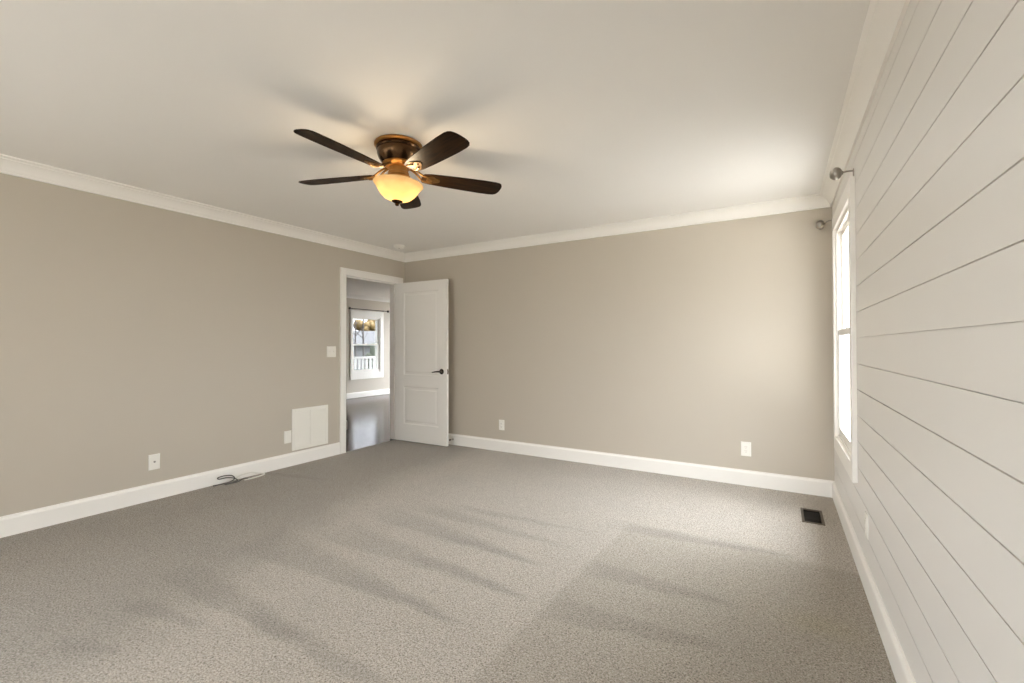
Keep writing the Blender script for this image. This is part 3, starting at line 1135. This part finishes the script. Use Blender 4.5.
for k in range(nl):
    zc_ = hz0 + (k + 0.5) * stepz
    for xa, xb in ((-gw + fb, -0.006), (0.006, gw - fb)):
        vv = [bm.verts.new(q) for q in ((xa, -0.0025, zc_ + 0.006), (xb, -0.0025, zc_ + 0.006), (xb, -0.0085, zc_ - 0.006), (xa, -0.0085, zc_ - 0.006))]
        v2 = [bm.verts.new(q.co + Vector((0, 0.001, -0.0012))) for q in vv]
        bm.faces.new(vv)
        bm.faces.new(v2[::-1])
        for i in range(4):
            bm.faces.new((vv[i], v2[i], v2[(i + 1) % 4], vv[(i + 1) % 4]))
lv = build('louvre', bm, PLATE, root)
build('centre_bar', box_bm((-0.006, -0.0095, -gh + fb), (0.006, -0.002, gh - fb), 0.001), PLATE, root)
for sx, sz in ((-gw + 0.016, 0), (gw - 0.016, 0)):
    screw(root, sx, sz, 0.010)
tag(root, 'square white air return grille low on the left wall beside the doorway', 'air vent')

# ------------------------------------------------------------------ floor register
root = empty('floor_register', ((REG[0] + REG[1]) / 2, (REG[2] + REG[3]) / 2, 0))
rw, rl = (REG[1] - REG[0]) / 2, (REG[3] - REG[2]) / 2
bm = bmesh.new()
f = 0.016
for lo, hi in (((-rw, -rl, -0.004), (-rw + f, rl, 0.005)), ((rw - f, -rl, -0.004), (rw, rl, 0.005)), ((-rw + f, rl - f, -0.004), (rw - f, rl, 0.005)), ((-rw + f, -rl, -0.004), (rw - f, -rl + f, 0.005))):
    add_box(bm, lo, hi, 0.0015)
build('register_frame', bm, REGM, root)
bm = bmesh.new()
dd = -0.20
for lo, hi in (((-rw + 0.004, -rl + 0.004, dd), (-rw + 0.010, rl - 0.004, -0.004)), ((rw - 0.010, -rl + 0.004, dd), (rw - 0.004, rl - 0.004, -0.004)),
               ((-rw + 0.010, rl - 0.010, dd), (rw - 0.010, rl - 0.004, -0.004)), ((-rw + 0.010, -rl + 0.004, dd), (rw - 0.010, -rl + 0.010, -0.004)),
               ((-rw + 0.004, -rl + 0.004, dd - 0.006), (rw - 0.004, rl - 0.004, dd))):
    add_box(bm, lo, hi)
build('duct_boot', bm, DUCT, root)
for y0_, y1_, za_, zb_ in ((0.004, rl - f, -0.030, -0.012), (-rl + f, -0.004, -0.090, -0.020)):
    bm = bmesh.new()
    vv = [bm.verts.new(q) for q in ((-rw + f, y0_, za_), (rw - f, y0_, za_), (rw - f, y1_, zb_), (-rw + f, y1_, zb_))]
    v2 = [bm.verts.new(q.co + Vector((0, 0, -0.002))) for q in vv]
    bm.faces.new(vv)
    bm.faces.new(v2[::-1])
    for i in range(4):
        bm.faces.new((vv[i], v2[i], v2[(i + 1) % 4], vv[(i + 1) % 4]))
    build('damper', bm, DUCT, root)
tag(root, 'brown floor register with a dark opening in the carpet below the window', 'floor vent')

# ------------------------------------------------------------------ ball-end curtain brackets at the window head (no rod between them)
for (bx_, by_, bz_), wz, lab in (((0.286, 3.190, 2.205), 2.207, 'nickel ball-end curtain bracket at the near top corner of the bright window'),
                                 ((0.284, 4.335, 2.172), 2.200, 'nickel ball-end curtain bracket at the window corner by the end wall')):
    root = empty('curtain_bracket', (XR, by_, wz))
    build('wall_plate', box_bm((-0.004, -0.010, -0.042), (0, 0.010, 0.010), 0.0015), NICKEL, root)
    dx, dz = bx_ - XR, bz_ - wz
    bm = add_tube(bmesh.new(), spline([(-0.003, 0, 0.0), (dx * 0.35, 0, dz * 0.15 + 0.002), (dx * 0.65, 0, dz * 0.7), (dx + 0.02, 0, dz)], 6), 0.0048, 12)
    build('arm', bm, NICKEL, root, smooth=45)
    rot = Matrix.Rotation(R(-90), 4, 'Y')
    prof = [(0, -0.034), (0.010, -0.034), (0.012, -0.028)]
    prof += [(0.036 * math.sin(t_), -0.030 * math.cos(t_)) for t_ in [R(28 + 10 * i) for i in range(12)]]
    prof += [(0.022, 0.026), (0.016, 0.029), (0.008, 0.030), (0, 0.031)]
    build('ball_finial', add_lathe(bmesh.new(), prof, (dx, 0, dz), rot, 36), NICKEL, root, smooth=40)
    tag(root, lab, 'curtain bracket')

# far-room curtain rod
root = empty('curtain_rod', (HX + 0.06, 7.55, 2.085))
bm = add_tube(bmesh.new(), [(0, -0.52, 0), (0, 0.60, 0)], 0.009, 12)
build('rod', bm, BLACKM, root, smooth=40)
for y, s in ((-0.52, -1), (0.60, 1)):
    bm = add_lathe(bmesh.new(), [(0, 0), (0.012, 0), (0.028, 0.016), (0.030, 0.030), (0.022, 0.046), (0, 0.054)], (0, y, 0), Matrix.Rotation(R(90 if s < 0 else -90), 4, 'X'), 20)
    build('finial', bm, BLACKM, root, smooth=40)
for y in (-0.44, 0.52):
    bm = box_bm((-0.06, y - 0.008, -0.02), (-0.055, y + 0.008, 0.02), 0.001)
    add_tube(bm, [(-0.057, y, 0), (0, y, 0)], 0.006, 8)
    build('bracket', bm, BLACKM, root, smooth=45)
tag(root, 'dark curtain rod over the far-room window beyond the doorway', 'curtain rod')

# ------------------------------------------------------------------ loose cables on the carpet
DCAB = paint('dark_cable_jacket', (0.10, 0.09, 0.078), 0.5)
WCAB = paint('white_cable_jacket', (0.78, 0.75, 0.69), 0.45)
c0 = Vector((XL + 0.055, 2.15, 0.0062))
pts = spline([(0.0, -0.09, 0.0), (0.005, -0.06, 0.001), (0.02, 0.0, 0.004), (0.01, 0.06, 0.022), (-0.02, 0.05, 0.048), (-0.03, -0.01, 0.058), (-0.032, -0.06, 0.052), (-0.025, -0.05, 0.040), (-0.01, 0.0, 0.042),
              (0.01, 0.05, 0.030), (0.03, 0.075, 0.008), (0.035, 0.03, 0.0), (0.03, -0.02, 0.0), (0.04, -0.035, 0.0), (0.05, 0.0, 0.0), (0.05, 0.07, 0.0), (0.035, 0.13, 0.012), (0.02, 0.17, 0.0)], 8)
o = build('dark_cable', add_tube(bmesh.new(), pts, 0.0046, 8), DCAB, smooth=60, loc=c0)
bm = add_tube(bmesh.new(), [(-0.003, -0.112, 0.0008), (0.0, -0.088, 0.0)], 0.006, 8)
build('connector', bm, DCAB, o, smooth=40)
tag(o, 'short dark cable curled against the left baseboard', 'cable')
c0 = Vector((XL + 0.07, 2.30, 0.005))
pts = spline([(-0.02, -0.14, 0.0), (-0.03, -0.08, 0.012), (-0.025, -0.02, 0.035), (-0.02, 0.06, 0.040), (-0.02, 0.13, 0.018), (0.0, 0.18, 0.0), (0.03, 0.10, 0.0), (0.035, 0.0, 0.0)], 8)
o = build('white_cable', add_tube(bmesh.new(), pts, 0.0055, 8), WCAB, smooth=60, loc=c0)
bm = add_tube(bmesh.new(), [(0.035, -0.025, 0.0005), (0.035, 0.005, 0.0)], 0.0055, 8)
build('connector', bm, WCAB, o, smooth=40)
tag(o, 'short white cable lying beside the dark one at the left baseboard', 'cable')

# ------------------------------------------------------------------ door stop on the back baseboard
o = empty('door_stop', (-3.455, YB - 0.0151, 0.070))
bm = add_lathe(bmesh.new(), [(0, 0), (0.012, 0), (0.012, 0.006), (0.006, 0.010), (0.006, 0.052), (0, 0.052)], (0, 0, 0), Matrix.Rotation(R(90), 4, 'X'), 20)
build('post', bm, NICKELP, o, smooth=40)
bm = add_lathe(bmesh.new(), [(0, 0.050), (0.009, 0.050), (0.010, 0.056), (0.009, 0.066), (0.006, 0.069), (0, 0.069)], (0, 0, 0), Matrix.Rotation(R(90), 4, 'X'), 20)
build('rubber_tip', bm, SLOT, o, smooth=40)
tag(o, 'small door stop with dark rubber tip on the baseboard behind the door', 'door stop')

# ------------------------------------------------------------------ outside
LAWN = paint('lawn', (0.045, 0.05, 0.03), 0.9, bump=0.4, bscale=30, var=0.25, vscale=2)
DECKM = paint('porch_deck_boards', (0.16, 0.145, 0.13), 0.7, var=0.15, vscale=6)
RAILM = paint('white_porch_rail', (0.6, 0.6, 0.59), 0.5)
ROOF = paint('grey_shingle', (0.03, 0.03, 0.031), 0.85, bump=0.5, bscale=12, var=0.12, vscale=8)
SIDING = paint('pale_siding', (0.12, 0.12, 0.12), 0.7, var=0.04)
DARKW = paint('dark_house_glass', (0.05, 0.055, 0.06), 0.15)
BARK = paint('grey_bark', (0.025, 0.02, 0.016), 0.9, bump=0.6, bscale=20, var=0.3, vscale=8)
LEAFY = paint('yellow_green_leaves', (0.085, 0.052, 0.008), 0.8, var=0.45, vscale=2.0)
LEAFG = paint('dark_green_shrub', (0.03, 0.036, 0.022), 0.85, var=0.5, vscale=4)
GZ = -1.2
PAVE = paint('pale_concrete', (0.45, 0.435, 0.41), 0.85, bump=0.2, bscale=20, var=0.06)
bm = box_bm((0.6, -16, GZ - 0.02), (16, 48, -0.40))  # pale slabs added outside to bounce daylight up through the windows
add_box(bm, (-8.4, 10.34, GZ - 0.02), (0.6, 24, -0.40))
TERR = paint('brown_terrace_stone', (0.22, 0.205, 0.185), 0.85, bump=0.2, bscale=20, var=0.06)  # added ground behind the house, kept dull to limit bounced light
struct(build('bounce_terrace', box_bm((-12, -16, GZ - 0.02), (0.6, 1.4, -0.40)), TERR), 'stone terrace added behind the house, toned to limit bounced daylight', 'bounce_terrace')
struct(build('bounce_patio', bm, PAVE), 'added pale concrete patio outside the room', 'bounce_patio')
bm = box_bm((-70, -40, GZ - 0.3), (40, 60, GZ - 0.02))
struct(build('ground', bm, LAWN), 'grass ground outside the house', 'lawn')

# porch deck with white railing beyond the far-room window
bm = box_bm((-10.45, 4.5, GZ - 0.02), (HX - 0.16, 12.6, -0.12))
struct(build('porch_deck', bm, DECKM), 'grey porch deck outside the far-room window', 'porch deck')
PX = -10.35
rail = empty('porch_railing', (PX, 9.2, -0.12))
tag(rail, 'white porch railing with square balusters outside the far-room window', 'railing')
build('top_rail', box_bm((-0.045, -3.0, 0.97), (0.045, 3.0, 1.03), 0.006), RAILM, rail)
build('bottom_rail', box_bm((-0.025, -3.0, 0.09), (0.025, 3.0, 0.13), 0.004), RAILM, rail)
bal = None
for k in range(43):
    y = -2.9 + k * 0.135
    if bal is None:
        bal = build('baluster', box_bm((-0.024, -0.024, 0.13), (0.024, 0.024, 0.98), 0.003), RAILM, rail)
        b_ = bal
    else:
        b_ = bal.copy()
        COL.objects.link(b_)
        b_.parent = rail
    b_.location = (0, y, 0)
for y in (-3.02, 3.02):
    bm = box_bm((-0.06, y - 0.06, 0), (0.06, y + 0.06, 1.12), 0.008)
    build('post', bm, RAILM, rail)


def crown_bm(rx, ry, rz, seed, lumps=26, leaf=0.0):
    rnd = random.Random(seed)
    bm = bmesh.new()
    for _ in range(lumps):
        a, b = rnd.uniform(0, 2 * math.pi), math.acos(rnd.uniform(-0.8, 1))
        q = rnd.uniform(0.35, 0.95)
        c = Vector((rx * q * math.sin(b) * math.cos(a), ry * q * math.sin(b) * math.sin(a), rz * q * math.cos(b)))
        s = rnd.uniform(0.22, 0.42)
        g = bmesh.ops.create_icosphere(bm, subdivisions=2, radius=1, matrix=Matrix.Translation(c) @ Matrix.Diagonal((rx * s, ry * s, rz * s, 1)))
        for v in g['verts']:
            v.co += v.co.normalized() * 0.18 * min(rx, rz) * noise.noise(v.co * 3.1 + Vector((seed, 0, 0)))
    return bm


def tree(loc, h, rx, rz, seed, mat, label):
    root = empty('tree', loc)
    pts = spline([(0, 0, 0), (0.05, 0.04, h * 0.3), (-0.04, 0.02, h * 0.6), (0.03, 0.0, h * 0.9)], 4)
    n_ = len(pts)
    bm = add_tube(bmesh.new(), pts, [0.16 - 0.10 * i / (n_ - 1) for i in range(n_)], 10)
    rnd = random.Random(seed)
    for _ in range(6):
        a = rnd.uniform(0, 6.28)
        z_ = rnd.uniform(0.45, 0.8) * h
        L_ = rnd.uniform(0.5, 0.9) * rx
        add_tube(bm, [(0, 0, z_), (L_ * 0.5 * math.cos(a), L_ * 0.5 * math.sin(a), z_ + L_ * 0.35), (L_ * math.cos(a), L_ * math.sin(a), z_ + L_ * 0.8)], [0.06, 0.04, 0.02], 6)
    build('trunk', bm, BARK, root, smooth=60)
    build('foliage', crown_bm(rx, rx, rz, seed), mat, root, smooth=70, loc=(0, 0, h))
    tag(root, label, 'tree', 'trees beyond the porch')
    return root


def neighbour(name, loc, rot, W, D, H, RH, label):
    root = empty(name, loc, rot)
    bm = box_bm((-W / 2, -D / 2, 0), (W / 2, D / 2, H))
    build('house_wall', bm, SIDING, root)
    bm = bmesh.new()
    e_ = 0.4
    A = [bm.verts.new(q) for q in ((-W / 2 - e_, -D / 2 - e_, H), (W / 2 + e_, -D / 2 - e_, H), (W / 2 + e_, D / 2 + e_, H), (-W / 2 - e_, D / 2 + e_, H), (-W / 2 - e_, 0, H + RH), (W / 2 + e_, 0, H + RH))]
    for f_ in ((0, 1, 5, 4), (2, 3, 4, 5), (0, 4, 3), (1, 2, 5), (3, 2, 1, 0)):
        bm.faces.new([A[i] for i in f_])
    build('roof', bm, ROOF, root)
    for k, xw in enumerate((-W * 0.36, -W * 0.12, W * 0.14, W * 0.36)):
        for s in (-1, 1):
            y_ = s * (D / 2)
            fr = build('window', box_bm((xw - 0.55, min(y_, y_ + s * 0.05), H * 0.32), (xw + 0.55, max(y_, y_ + s * 0.05), H * 0.85), 0.01), RAILM, root)
            build('pane', box_bm((xw - 0.47, min(y_ + s * 0.045, y_ + s * 0.06), H * 0.36), (xw + 0.47, max(y_ + s * 0.045, y_ + s * 0.06), H * 0.81)), DARKW, fr)
    tag(root, label, 'house')
    return root


neighbour('house', (-25.6, 22.4, GZ), (0, 0, R(48.7)), 14, 7, 2.45, 1.05, 'neighbouring house with grey shingle roof seen through the far window')
for x, y, sd_, lab in ((-39.6, 31.3, 3, 'yellowing tree left of the others behind the neighbouring roof'),
                       (-38.4, 34.2, 5, 'yellowing tree in the middle behind the neighbouring roof'),
                       (-35.6, 36.4, 8, 'yellowing tree right of the others behind the neighbouring roof')):
    tree((x, y, GZ), 4.0, 1.45, 1.5, sd_, LEAFY, lab)
# slim bare trunks and a dark shrub between the porch and the house
for px, t_, h_, lab in ((363.3, 19.0, 4.2, 'slim bare tree in the middle of the far-window view'), (355.5, 20.5, 3.6, 'slim bare tree at the left of the far-window view')):
    u_ = (px - 512) / 450.65
    d = Fv + R2 * u_
    root = empty('bare_tree', (d.x * t_, d.y * t_, GZ))
    bm = add_tube(bmesh.new(), spline([(0, 0, -0.01), (0.015, 0, h_ * 0.4), (-0.01, 0, h_ * 0.75), (0.01, 0, h_)], 5), [0.045 - 0.0016 * i for i in range(16)], 8)
    build('trunk', bm, BARK, root, smooth=60)
    rnd = random.Random(int(px))
    for k in range(7):
        a, z_ = rnd.uniform(0, 6.28), h_ * rnd.uniform(0.6, 0.95)
        L_ = rnd.uniform(0.3, 0.6)
        bm = add_tube(bmesh.new(), [(0, 0, z_), (L_ * 0.5 * math.cos(a), L_ * 0.5 * math.sin(a), z_ + L_ * 0.5), (L_ * 0.8 * math.cos(a), L_ * 0.8 * math.sin(a), z_ + L_ * 1.2)], [0.014, 0.009, 0.004], 6)
        build('branch', bm, BARK, root)
    tag(root, lab, 'tree')
d = Fv + R2 * ((372.5 - 512) / 450.65)
root = empty('shrub', (d.x * 25, d.y * 25, GZ))
build('foliage', crown_bm(0.55, 0.55, 1.2, 11, 40), LEAFG, root, smooth=70, loc=(0, 0, 1.12))
tag(root, 'dark tall shrub in front of the neighbouring house', 'shrub')
